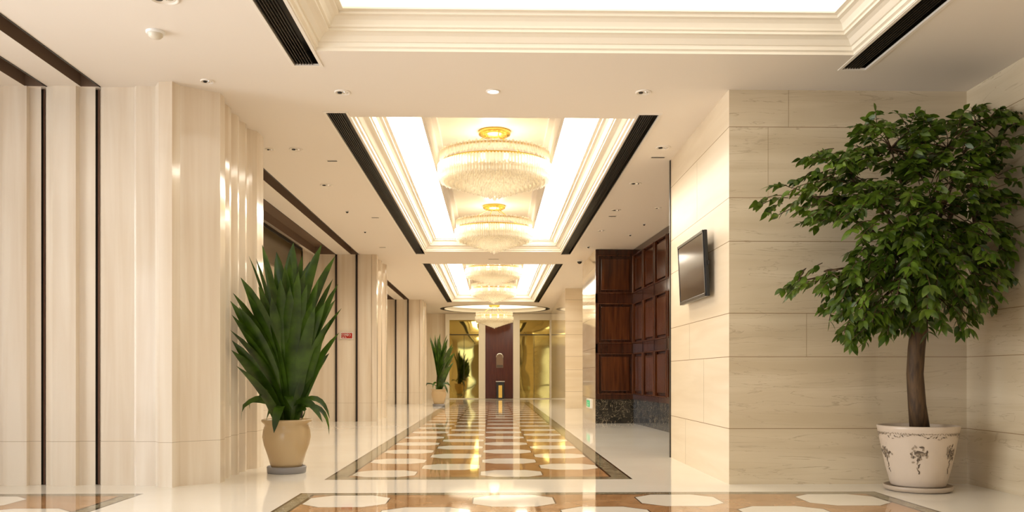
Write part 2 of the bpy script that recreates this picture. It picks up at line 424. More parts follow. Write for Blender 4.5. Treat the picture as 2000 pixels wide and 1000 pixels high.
# ---------------------------------------------------------------- left side walls
def flute_side(x, y0, y1, nfl, depth):
    pts = []; m = (y1 - y0) / nfl
    for i in range(nfl):
        a = y0 + i * m
        pts += [(x, a + .01), (x, a + .22 * m)]
        for k in range(1, 6):
            tt = k / 6; pts.append((x - depth * math.sin(PI * tt), a + .22 * m + .78 * m * tt))
    pts.append((x, y1)); return pts
front = [XY(197, 7.99), XY(262, 7.99), XY(266, 7.94), XY(303, 7.96), XY(310, 7.83), XY(336, 7.82), XY(352, 7.93), XY(430, 8.14)]
x0 = front[-1][0]
side = [(x0, 8.28), (x0 - .05, 8.34), (x0 - .05, 8.46)] + flute_side(x0 - .04, 8.55, 9.36, 3, .05) + [(x0, 9.40), (x0, 9.66)]
p = MB(); p.prism(front + side + [(-4.0, 9.66), (-4.0, 8.2), (front[0][0], 8.2)], 0, H + .0)
struct(p, 'wall_left_column', M_wall)
# near front wall left of the column with fold-out panels and two guide rails
prof = [(-6.6, 8.03)]
for (a, b) in ((-200, 40), (40, 80), (92, 104), (104, 150), (150, 186)):
    pass
seq = [(-280, 8.02), (-200, 8.02), (-180, 7.97), (-60, 7.97), (-45, 8.01), (0, 8.01), (6, 7.97), (52, 7.97), (58, 8.01), (80.5, 8.01), (81, 8.08), (89.5, 8.08), (90, 8.0), (103, 7.96), (148, 7.96), (155, 8.01), (186.5, 8.01), (187, 8.08), (197, 8.08)]
prof += [XY(u, y) for u, y in seq]
q = MB(); q.prism(prof + [(prof[-1][0], 8.2), (-4.0, 8.2), (-4.0, 8.5), (-6.6, 8.5)], 0, H)
struct(q, 'wall_left_front', M_wall)
def rail(u, Y, lab, wd=.04, z1=H - .004, dep=.05):
    x, y = XY(u, Y)
    t = thing('guide_rail', lab, 'rail', (x, y, 0), 'partition guide rails')
    r = MB(); r.box(-wd / 2, wd / 2 - .006, -.02, dep - .022, 0, z1); r.obj('channel', M_black, t)
    r = MB(); r.box(wd / 2 - .006, wd / 2, -.026, -.004, 0, z1); r.obj('edge_strip', plain('rail_edge', (0.30, 0.16, 0.12), .3), t)
rail(85, 8.08, 'vertical black guide rail in marble wall, nearest the left edge')
rail(191, 8.08, 'vertical black guide rail at the left side of the wide marble column')
# second and third columns along the corridor
def pier(u_front, Y, Yend, mat, xin):
    xf, _ = XY(u_front, Y)
    pts = [(-5.2, Y), (-2.955, Y), (-2.90, Y), (xf - .12, Y - .0), (xf - .10, Y - .03), (xf, Y - .03), (xf, Y + .18)] + flute_side(xf - .03, Y + .25, Yend - .2, 2, .05) + [(xf, Yend - .16), (xf, Yend), (-5.2, Yend)]
    m = MB(); m.prism(pts, 0, H); struct(m, 'wall_left_column', mat)
pier(736, 18.95, 20.8, M_wall, 0)
pier(826, 30.2, 31.9, M_wall, 0)
rail(697, 18.93, 'black guide rail on marble jamb just right of the red sign', .045)
rail(657, 18.93, 'black guide rail just left of the red sign, behind the large palm', .045)
rail(797, 30.18, 'outermost black guide rail at the far end of the second left opening', .05)
rail(773, 30.18, 'inner black guide rail at the far end of the second left opening', .05)
m = MB(); m.prism([(-3.9, 9.66), (-3.9, 18.95), (-5.2, 18.95), (-5.2, 9.66)], 0, H); struct(m, 'wall_left_niche', M_wall)
m = MB(); m.prism([(-3.9, 20.8), (-3.9, 30.2), (-5.2, 30.2), (-5.2, 20.8)], 0, H); struct(m, 'wall_left_niche', M_wall)
t = thing('transom_panel', 'dark olive panel above the niche, behind the tips of the large palm', 'panel', (-3.9, 13.6, 0))
m = MB(); m.box(0.002, .05, -3.9, 4.0, 2.93, 3.50); m.obj('panel', M_olive, t)
m = MB(); m.box(0.002, .065, -3.9, 4.02, 3.50, 3.56); m.box(0.002, .065, 4.0, 4.06, 0.02, 3.5); m.obj('dark_frame', M_black, t)
# far left
m = MB(); m.prism([(-3.3, 31.9), (-3.3, 37.5), (-3.6, 37.5), (-3.6, 31.9)], 0, H); struct(m, 'wall_left_far', M_wall)

# ---------------------------------------------------------------- right side walls
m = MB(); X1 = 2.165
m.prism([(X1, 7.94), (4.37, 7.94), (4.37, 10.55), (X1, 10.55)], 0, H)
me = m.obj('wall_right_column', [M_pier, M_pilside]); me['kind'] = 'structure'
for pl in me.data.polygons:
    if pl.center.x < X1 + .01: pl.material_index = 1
# short vertical slab joints
j = MB()
for u, za, zb in ((1540, 3.28, H), (1500, 2.63, 3.28), (1575, 1.17, 1.57)):
    x, _ = XY(u, 7.94); j.box(x - .002, x + .002, 7.9392, 7.942, za, zb)
for y, za, zb in ((9.55, 1.17, 1.57), (8.9, .51, 1.17), (9.2, 2.63, 3.28), (9.75, 0, .51)):
    j.box(X1 - .0008, X1 + .002, y - .002, y + .002, za, zb)
struct(j, 'trim_slab_joint', plain('joint', (0.36, 0.27, 0.16), .6))
j = MB(); j.box(X1 - .012, X1 + .02, 10.55, 10.59, 0, H); struct(j, 'trim_column_edge', M_black)
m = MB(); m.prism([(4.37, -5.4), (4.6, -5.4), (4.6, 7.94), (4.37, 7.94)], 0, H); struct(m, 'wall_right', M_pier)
# mahogany wall: three legs A(3.38,10.6) - B(2.97,18.1) - C(2.14,18.1)
A_, B_, C_, D_ = (3.36, 10.56), XY(1240, 18.1), XY(1163, 18.1), (XY(1138, 20.7)[0], 20.7)
m = MB(); m.prism([A_, (4.37, 10.56), (5.5, 10.56), (5.5, 20.7), D_, (C_[0], 18.12), (C_[0] + .03, 18.12 + .02), (B_[0] + .03, 18.14)], 0, H)
struct(m, 'wall_right_block', M_pierside)
def panel_wall(P, Q, cols, name):
    P = Vector((*P, 0)); Q = Vector((*Q, 0)); d = (Q - P); L = d.length; d.normalize(); nrm = Vector((d.y, -d.x, 0))
    if nrm.dot(-P) < 0: nrm = -nrm
    def bx(mb, s0, s1, z0, z1, t0, t1):
        c8 = []
        for z in (z0, z1):
            for s_, t_ in ((s0, t0), (s1, t0), (s1, t1), (s0, t1)):
                q = P + d * s_ + nrm * t_; c8.append((q.x, q.y, z))
        mb.add(c8, [[0,3,2,1],[4,5,6,7],[0,1,5,4],[1,2,6,5],[2,3,7,6],[3,0,4,7]])
    root = bpy.data.objects.new(name, None); COL.objects.link(root); root['kind'] = 'structure'
    b = MB(); bx(b, 0, L, 0, .50, -.02, .035); b.obj('marble_base', M_bmarble, root)
    b = MB(); bx(b, 0, L, .50, H, -.02, .0); b.obj('backing_board', M_woodd, root)
    f = MB(); sw = .085
    zr = [(.50, .60), (1.46, 1.66), (2.50, 2.70), (3.50, 3.615)]
    for a, c_ in zr: bx(f, 0, L, a, c_, 0, .045)
    xs = [0] + [L * (k + 1) / cols for k in range(cols)]
    for k, x in enumerate(xs):
        bx(f, max(0, x - sw / 2), min(L, x + sw / 2), 0.60, 3.50, 0, .045)
    f.obj('stile_and_rail', M_woodd, root, bevel=.004)
    mo = MB(); pn = MB(); zs = [(.60, 1.46), (1.66, 2.50), (2.70, 3.50)]
    for k in range(cols):
        a = xs[k] + (sw / 2 if k else sw / 2); e = xs[k + 1] - sw / 2
        for z0, z1 in zs:
            for (s0, s1, y0, y1) in ((a, e, z0, z0 + .025), (a, e, z1 - .025, z1), (a, a + .025, z0, z1), (e - .025, e, z0, z1)):
                bx(mo, s0, s1, y0, y1, 0, .058)
            bx(pn, a + .07, e - .07, z0 + .07, z1 - .07, 0, .03)
    mo.obj('panel_moulding', M_wood, root, bevel=.011)
    pn.obj('raised_panel', M_wood, root, bevel=.02)
panel_wall(B_, A_, 8, 'wall_right_panelling')
panel_wall(C_, B_, 1, 'wall_right_panelling')
m = MB()
cx = XY(1104, 26.2)[0]
m.prism([(cx, 26.2), (5.5, 26.2), (5.5, 37.2), (XY(1075, 37.1)[0], 37.2)], 0, H); struct(m, 'wall_right_far', M_pierside)
m = MB(); m.prism([(5.5, 20.7), (5.7, 20.7), (5.7, 26.2), (5.5, 26.2)], 0, H); struct(m, 'wall_right_passage', M_wall)

# ---------------------------------------------------------------- far wall with its gold mirrored doors
YF = 37.0
def px(u): return XY(u, YF)[0]
m = MB(); m.box(-3.6, 2.9, YF + .02, YF + .3, 0, H); struct(m, 'wall_far', M_wall)
def mirror_door(nm, ua, ub, ga, gb, split):
    root = bpy.data.objects.new(nm, None); COL.objects.link(root); root['kind'] = 'structure'; root.location = (0, YF, 0)
    a, b, g0, g1 = px(ua), px(ub), px(ga), px(gb)
    zt, zm, zb = 3.34, 2.72, 0.03
    f = MB(); f.box(a, g0, -.16, .02, 0, H - .01); f.box(g1, b, -.16, .02, 0, H - .01); f.box(g0, g1, -.16, .02, zt, H - .01); f.box(g0, g1, -.12, .02, 0, zb)
    f.obj('door_frame', M_mould, root, bevel=.01)
    g = MB(); g.box(g0, g1, -.05, .01, zm + .02, zt); g.obj('transom_mirror', M_mirror, root)
    s_ = g0 + (g1 - g0) * split
    for q0, q1 in ((g0, s_ - .008), (s_ + .008, g1)):
        g = MB(); g.box(q0, q1, -.05, .01, zb, zm - .02); g.obj('mirror_panel', M_mirror, root)
    g = MB(); g.box(g0, g1, -.07, .012, zm - .02, zm + .02); g.box(s_ - .008, s_ + .008, -.06, .012, zb, zm); g.obj('dark_bar', M_grille, root)
mirror_door('door_1', 870, 948, 878, 935, .5)
mirror_door('door_2', 1002, 1075, 1015, 1073, .48)
root = bpy.data.objects.new('wall_far_panelling', None); COL.objects.link(root); root['kind'] = 'structure'; root.location = (0, YF, 0)
a, b = px(948), px(1002)
g = MB(); g.box(a, b, -.06, .02, .02, H - .005); g.obj('wood_panel', wood('red_lacquer', (0.075, 0.014, 0.006), (0.12, 0.024, 0.009)), root)
m = MB(); m.box(-2.6, 2.4, YF - .55, YF - .45, 0.0005, 0.004); struct(m, 'floor_threshold_strip', M_oct)
# standing ashtray bin and wall ornament in front of the panel
t = thing('waste_bin', 'black floor bin with a gold front standing before the far wooden panel', 'bin', (px(977), YF - .35, 0))
m = MB(); m.box(-.17, .17, -.16, .16, 0, .72); m.obj('body', M_dark, t, bevel=.01)
m = MB(); m.box(-.19, .19, -.18, .18, .72, .76); m.obj('top_tray', M_chrome, t, bevel=.01)
m = MB(); m.box(-.075, .075, -.175, -.158, .06, .58); m.obj('gold_front', M_gold, t)
t = thing('wall_ornament', 'arched metal plaque on the wooden panel above the far bin', 'plaque', (px(976), YF - .06, 1.32))
m = MB(); pts = [(-.15, 0), (.15, 0), (.15, .48)] + [(.15 * math.cos(k * PI / 10), .48 + .15 * math.sin(k * PI / 10)) for k in range(1, 10)] + [(-.15, .48)]
m.add([(x, -.03, z) for x, z in pts] + [(x, 0, z) for x, z in pts], [list(range(len(pts))), list(range(len(pts), 2 * len(pts)))[::-1]] + [[i, (i + 1) % len(pts), len(pts) + (i + 1) % len(pts), len(pts) + i] for i in range(len(pts))])
m.obj('plate', plain('bronze_plate', (0.20, 0.13, 0.08), .3, .6), t)
m = MB(); m.tube([(.14 * math.cos(k * PI / 8 - .3), -.045, .46 + .14 * math.sin(k * PI / 8 - .3)) for k in range(0, 10)], .022, 8); m.obj('ring', M_chrome, t)
m = MB(); m.box(-.13, .13, -.036, -.03, .02, .12); m.obj('foot_plate', plain('bronze_dark', (0.10, 0.07, 0.05), .3, .4), t)

# ---------------------------------------------------------------- lobby shell behind the camera
def glazed(nm, axis, c0, a0, a1, n_):
    root = bpy.data.objects.new(nm, None); COL.objects.link(root); root['kind'] = 'structure'
    f = MB(); st = (a1 - a0) / n_
    for k in range(n_ + 1):
        q = a0 + k * st
        if axis == 'x': f.box(c0 - .04, c0 + .04, q - .03, q + .03, 0, H)
        else: f.box(q - .03, q + .03, c0 - .04, c0 + .04, 0, H)
    for z in (0.03, 2.6, H - .05):
        if axis == 'x': f.box(c0 - .03, c0 + .03, a0, a1, z - .03, z + .03)
        else: f.box(a0, a1, c0 - .03, c0 + .03, z - .03, z + .03)
    f.obj('window_frame', M_grille, root)
    g = MB()
    if axis == 'x': g.box(c0 - .005, c0 + .005, a0, a1, .05, H - .08)
    else: g.box(a0, a1, c0 - .005, c0 + .005, .05, H - .08)
    g.obj('pane', M_glass, root)
glazed('window_1', 'x', -6.45, 0.6, 6.8, 4)
glazed('window_2', 'y', -5.35, -6.2, -1.8, 3)
m = MB(); m.box(-6.6, -6.4, -5.4, 0.6, 0, H); m.box(-6.6, -6.4, 6.8, 8.5, 0, H); struct(m, 'wall_left', M_wall)
m = MB(); m.box(-6.6, -6.2, -5.6, -5.3, 0, H); m.box(-1.8, 4.6, -5.6, -5.3, 0, H); struct(m, 'wall_back', M_wall)

# ---------------------------------------------------------------- chandeliers
def crystal_drop(mb, x, y, zt, L, r):
    q = [(x + r, y, zt - r), (x, y + r, zt - r), (x - r, y, zt - r), (x, y - r, zt - r)]
    b_ = [(a, c_, zt - L + r * 1.6) for a, c_, _ in q]
    mb.add([(x, y, zt)] + q + b_ + [(x, y, zt - L)], [[0, 1, 2], [0, 2, 3], [0, 3, 4], [0, 4, 1], [1, 5, 6, 2], [2, 6, 7, 3], [3, 7, 8, 4], [4, 8, 5, 1], [9, 6, 5], [9, 7, 6], [9, 8, 7], [9, 5, 8]])
def make_chandelier(loc, lab, S=1.0, top=0.64):
    t = thing('chandelier', lab, 'chandelier', loc, 'crystal chandeliers along the corridor ceiling')   # origin: lowest tip
    zc = top
    m = MB(); m.smooth = True; m.lathe([(0.02, zc - .09), (.16, zc - .075), (.21, zc - .05), (.22, zc)], 32, cap1=True); m.obj('canopy', M_gold, t)
    for k in range(4):
        a = k * PI / 2 + .4; m = MB(); m.tube([(.12 * math.cos(a), .12 * math.sin(a), zc - .08), (.5 * S * math.cos(a), .5 * S * math.sin(a), zc - .32)], .007, 6); m.obj('rod', M_gold, t)
    rt = .70 * S; zt = zc - .32
    m = MB(); m.smooth = True
    for r_, z_ in ((rt, zt), (rt * 1.0, zt - .125), (rt * .9, zt - .26)):
        m.lathe([(r_ - .012, z_ - .012), (r_ + .012, z_ - .012), (r_ + .012, z_ + .012), (r_ - .012, z_ + .012), (r_ - .012, z_ - .012)], 48)
    m.obj('ring_frame', M_gold, t)
    nn = 96
    m = MB(); r2 = random.Random(3)
    for k in range(nn):
        a = 2 * PI * k / nn
        crystal_drop(m, rt * 1.02 * math.cos(a), rt * 1.02 * math.sin(a), zt + .03 + .015 * (k % 2), .145, .02)
    o = m.obj('upper_crystal_tier', M_crys, t, fix=False); o['kind'] = 'stuff'
    m = MB()
    for k in range(110):
        a = 2 * PI * k / 110
        crystal_drop(m, rt * 1.06 * math.cos(a), rt * 1.06 * math.sin(a), zt - .13, .15 + .03 * r2.random(), .019)
    o = m.obj('lower_crystal_tier', M_crys, t, fix=False); o['kind'] = 'stuff'
    m = MB(); z0 = zt - .25
    for i in range(13):
        f_ = i / 13; r_ = rt * 1.0 * (1 - f_) + .015; zz = z0 - (z0 - .13) * (f_ ** 1.15)
        nk = max(5, int(2 * PI * r_ / .042))
        for k in range(nk):
            a = 2 * PI * (k + .5 * (i % 2)) / nk
            crystal_drop(m, r_ * math.cos(a), r_ * math.sin(a), zz + .02, .13 + .02 * r2.random(), .017)
    o = m.obj('crystal_cone', M_crys, t, fix=False); o['kind'] = 'stuff'
    m = MB(); m.smooth = True; m.lathe([(.002, 0), (.022, .012), (.03, .035), (.02, .06), (.002, .07)], 16); m.obj('finial', M_crys, t)
    m = MB(); m.smooth = True; n_ = 10
    m.lathe([(.002, -.05), (.03, -.03), (.038, 0), (.03, .03), (.002, .05)], 10)
    b0 = m.obj('bulb', M_bulb, t)
    for k in range(n_):
        a = 2 * PI * k / n_
        b1 = b0 if k == 0 else b0.copy()
        if k: COL.objects.link(b1)
        b1.location = (.48 * S * math.cos(a), .48 * S * math.sin(a), zt - .12)
    ld = bpy.data.lights.new('lamp_light', 'POINT'); ld.energy = CH_W; ld.color = (1.0, .93, .80); ld.shadow_soft_size = .22
    lo = bpy.data.objects.new('lamp_light', ld); COL.objects.link(lo); lo.parent = t; lo.location = (0, 0, zt - .05)
    return t
ztop = H + .25 + .38
def cz(tip): return (0, 0, tip)
ch = make_chandelier((0.02, 11.6, ztop - .93), 'large crystal chandelier nearest the camera, hanging in the first chandelier coffer', top=.93)
dup(ch, (0.02, 16.7, ztop - .93), 'crystal chandelier hanging second from the camera, at the far end of the first coffer')
dup(ch, (0.02, 22.9, ztop - .93), 'crystal chandelier hanging third from the camera, near end of the second coffer')
dup(ch, (0.02, 28.3, ztop - .93), 'crystal chandelier hanging fourth from the camera, far end of the second coffer')
dup(ch, (0.05, 34.4, H + .15 - .53 - .40), 'crystal chandelier farthest away, hanging below the round ceiling light')
for c_ in list(SC.objects):
    if c_.type == 'LIGHT' and c_.parent and c_.parent.location.y > 34: c_.data = c_.data.copy(); c_.data.energy = 5

# ---------------------------------------------------------------- ceiling fittings
def downlight(u, v, wpx, lab, lamp=None, cat='downlight'):
    p = onZ(u, v, H); r = wpx / F * p.y / 2
    t = thing('downlight', lab, cat, p, 'recessed ceiling downlights')
    m = MB(); m.smooth = True; m.lathe([(r, 0), (r, -.006), (r * .84, -.012), (r * .78, -.004), (r * .74, -.001)], 28); m.obj('trim_ring', M_trimw, t)
    m = MB(); m.lathe([(r * .76, -.0015), (.001, -.0015)], 28); m.obj('reflector', M_trimw if not lamp else lamp, t)
    for s_ in (-1, 1):
        m = MB(); m.smooth = True; m.lathe([(r * .30, -.002), (r * .26, -.012), (r * .08, -.016), (.001, -.014)], 14, (s_ * r * .34, 0, 0)); m.obj('lamp', (M_black if s_ < 0 else M_chrome) if not lamp else lamp, t)
downlight(405, 158, 26, 'recessed downlight in the ceiling above the wide left marble column')
downlight(669, 180, 32, 'recessed downlight left of center between the two nearest ceiling coffers')
downlight(963, 178, 28, 'lit cool white downlight in the middle between the two nearest coffers', M_cool)
downlight(1257, 180, 32, 'recessed downlight right of center between the two nearest ceiling coffers')
downlight(527, 291, 18, 'small downlight touching the fluted edge of the near left column')
downlight(578, 291, 26, 'downlight just right of the small one beside the fluted column')
downlight(637, 361, 24, 'downlight between the left partition slot and the long dark grille')
downlight(1295, 288, 30, 'downlight close to the top edge of the right marble column')
downlight(1241, 358, 24, 'largest lit looking downlight right of the right corridor grille')
downlight(1203, 410, 20, 'downlight in front of the mahogany wall, beside a thin slot vent')
downlight(1285, 406, 14, 'small downlight nearest the right column above the mahogany panelling')
downlight(1174, 450, 14, 'small downlight just left above the top of the mahogany wall')
downlight(320, -4, 60, 'large round ceiling fitting cut by the top edge, above the smoke detector')
def slotvent(u, v, wpx, lab):
    p = onZ(u, v, H); w_ = wpx / F * p.y / 2
    t = thing('slot_vent', lab, 'vent', p, 'thin ceiling slot vents')
    m = MB(); m.box(-w_, w_, -.05, .05, -.004, -.0005); m.obj('frame', M_trimw, t)
    m = MB(); m.box(-w_ * .92, w_ * .92, -.018, .018, -.0065, -.0035); m.obj('opening', M_grille, t)
slotvent(649, 314, 20, 'thin slot vent beside the left long grille, nearest the camera')
slotvent(733, 425, 15, 'thin slot vent left of the left grille, halfway down the first coffer')
slotvent(747, 483, 13, 'thin slot vent near the far end of the left long grille')
slotvent(1285, 307, 28, 'thin slot vent below the downlight beside the right column top')
slotvent(1196, 422, 15, 'thin slot vent beside the right grille in front of the mahogany wall')
slotvent(964, 506, 22, 'thin slot vent on the band between the two chandelier coffers')
def sensor(u, v, wpx, lab, mat, nm='ceiling_sensor', cat='sensor'):
    p = onZ(u, v, H); r = wpx / F * p.y / 2
    t = thing(nm, lab, cat, p)
    m = MB(); m.smooth = True; m.lathe([(r, 0), (r, -r * .35), (r * .82, -r * .5)], 20); m.obj('base_ring', M_white if mat is M_dark else M_white, t)
    m = MB(); m.smooth = True; m.lathe([(r * .8, -r * .3), (r * .74, -r * .75), (r * .45, -r * 1.15), (.001, -r * 1.3)], 20); m.obj('dome', mat, t)
sensor(1132, 508, 12, 'black dome camera on the ceiling left of the mahogany wall', M_dark, 'dome_camera', 'camera')
sensor(678, 412, 7, 'tiny dark sprinkler head left of the left grille, nearer one', M_dark, 'sprinkler', 'sprinkler')
sensor(713, 452, 5, 'tiny dark sprinkler head left of the left grille, farther one', M_dark, 'sprinkler', 'sprinkler')
sensor(1258, 437, 6, 'tiny sprinkler head above the side run of mahogany panelling', M_dark, 'sprinkler', 'sprinkler')
sensor(1231, 458, 5, 'tiny sensor above the corner of the mahogany panelling', M_dark)
sensor(1149, 481, 6, 'tiny sensor on the ceiling beside the far end of the right long grille', M_dark)
p = onZ(304, 62, H); r = 18 / F * p.y
t = thing('smoke_detector', 'round cream smoke detector on the ceiling at upper left', 'smoke detector', p)
m = MB(); m.smooth = True; m.lathe([(r, 0), (r, -.012), (r * .9, -.018), (r * .85, -.018)], 32, cap1=True); m.obj('mounting_base', M_white, t)
m = MB(); m.smooth = True; m.lathe([(r * .74, -.018), (r * .72, -.036), (r * .5, -.05), (.001, -.053)], 32); m.obj('sensor_head', plain('detector', (.72, .66, .55), .4), t)

# ---------------------------------------------------------------- signs
x, y = XY(677.5, 18.93)
t = thing('fire_sign', 'small red sign with white lettering on the marble jamb between two black rails', 'sign', (x, 18.93, 1 + (733 - 656) / F * 18.93))
m = MB(); m.box(-.135, .135, -.012, 0, -.072, .072); m.obj('white_border', M_white, t)
m = MB(); m.box(-.118, .118, -.015, -.011, -.058, .058); m.obj('red_plate', M_red, t)
m = MB()
def torus2(cx, cz, r, k0=0, k1=12): m.tube([(cx + r * math.cos(k * PI / 6), -.017, cz + r * 1.15 * math.sin(k * PI / 6)) for k in range(k0, k1 + 1)], .0035, 4)
torus2(-.085, .022, .016, 2, 10); torus2(-.05, .022, .016)
for xx in (-.03, -.012): m.tube([(xx, -.017, .0), (xx + .01, -.017, .044)], .0035, 4)
torus2(.02, .018, .018); torus2(.058, .014, .02, -3, 4); m.box(.018, .024, -.018, -.015, -.01, .045)
m.box(-.1, -.05, -.018, -.015, -.045, -.038); m.box(-.1, -.055, -.018, -.015, -.03, -.024); m.tube([(-.035, -.017, -.015), (-.01, -.017, -.045)], .004, 4); m.box(-.035, -.012, -.018, -.015, -.047, -.041)
m.obj('lettering', M_white, t)
Ye = 19.2; xw = C_[0] + (D_[0] - C_[0]) * (Ye - 18.12) / (20.7 - 18.12)
t = thing('evacuation_sign', 'small green lit evacuation sign low on the polished corridor wall', 'sign', (xw, Ye, 1 - (788 - 733) / F * Ye))
m = MB(); m.box(-.03, 0.0, -.38, .38, -.10, .10); m.obj('frame', M_white, t)
m = MB(); m.box(-.034, -.029, -.30, .30, -.07, .07); m.obj('green_face', M_green, t)
m = MB(); Wx = -.037
for pts_ in ([(-.02, .045), (-.02, .046)], [(-.01, .03), (.01, -.01)], [(.01, -.01), (-.03, -.03)], [(-.03, -.03), (-.05, -.05)], [(.01, -.01), (.04, -.05)], [(-.01, .025), (-.045, .01)], [(-.01, .025), (.04, .02)]):
    m.tube([(Wx, a_, b_) for a_, b_ in pts_], .007, 5)
m.obj('figure', M_white, t)

# ---------------------------------------------------------------- television on the right column
t = thing('television', 'black flat television tilted down on the side of the right marble column', 'television', (X1 - .003, 9.02, 2.1))
t.rotation_euler = (0, 0, 0)
tilt = math.radians(2.6)
L2, Hh = .58, .325
def TV(d, y, z):   # d: distance from wall plane along tilted normal
    c_, s_ = math.cos(tilt), math.sin(tilt)
    return (-(.025 + d * c_ + (z + Hh) * s_), y, z * c_ - d * s_)
def tvbox(mb, d0, d1, y0, y1, z0, z1):
    mb.add([TV(d0, y0, z0), TV(d1, y0, z0), TV(d1, y1, z0), TV(d0, y1, z0), TV(d0, y0, z1), TV(d1, y0, z1), TV(d1, y1, z1), TV(d0, y1, z1)], [[0,3,2,1],[4,5,6,7],[0,1,5,4],[1,2,6,5],[2,3,7,6],[3,0,4,7]])
m = MB(); tvbox(m, .02, .06, -L2, L2, -Hh, Hh); m.obj('housing', M_dark, t, bevel=.008)
m = MB(); tvbox(m, .0605, .064, -L2 + .035, L2 - .035, -Hh + .04, Hh - .035); m.obj('screen', M_screen, t)
m = MB(); tvbox(m, .0603, .068, -L2, -L2 + .03, -Hh, Hh); tvbox(m, .0603, .068, L2 - .03, L2, -Hh, Hh); tvbox(m, .0603, .068, -L2, L2, Hh - .03, Hh); tvbox(m, .0603, .068, -L2, L2, -Hh, -Hh + .035); m.obj('bezel', M_dark, t, bevel=.004)
m = MB(); m.box(-.012, 0, -.2, .2, -.15, .15); m.box(-.03, -.01, -.12, -.08, -.12, .12); m.box(-.03, -.01, .08, .12, -.12, .12); m.obj('wall_bracket', M_black, t)
m = MB(); tvbox(m, .02, .035, -L2 - .02, -L2, -.02, .02); m.obj('side_knob', M_black, t)

# ---------------------------------------------------------------- plants
def ribbon(mb, pts, w, side, fold=.18, tipp=.6, wbase=.35, peak=.45):
    """leaf blade along pts, width w, folded along the midrib"""
    n_ = len(pts); vs = []
    for i, p_ in enumerate(pts):
        t_ = i / (n_ - 1)
        if t_ < peak: ww = wbase + (1 - wbase) * math.sin(PI / 2 * t_ / peak)
        else: ww = max(0.02, math.cos(PI / 2 * ((t_ - peak) / (1 - peak))) ** tipp)
        tan = (pts[min(i + 1, n_ - 1)] - pts[max(i - 1, 0)]).normalized()
        s_ = (side - tan * side.dot(tan)).normalized(); nn = tan.cross(s_).normalized()
        h = w * ww / 2
        vs += [p_ - s_ * h + nn * h * fold, p_, p_ + s_ * h + nn * h * fold]
    fs = []
    for i in range(n_ - 1):
        a = i * 3; fs += [[a, a + 1, a + 4, a + 3], [a + 1, a + 2, a + 5, a + 4]]
    mb.add(vs, fs)
def bez(a, b, c_, n_): return [a * (1 - t) ** 2 + b * 2 * t * (1 - t) + c_ * t * t for t in [i / n_ for i in range(n_ + 1)]]
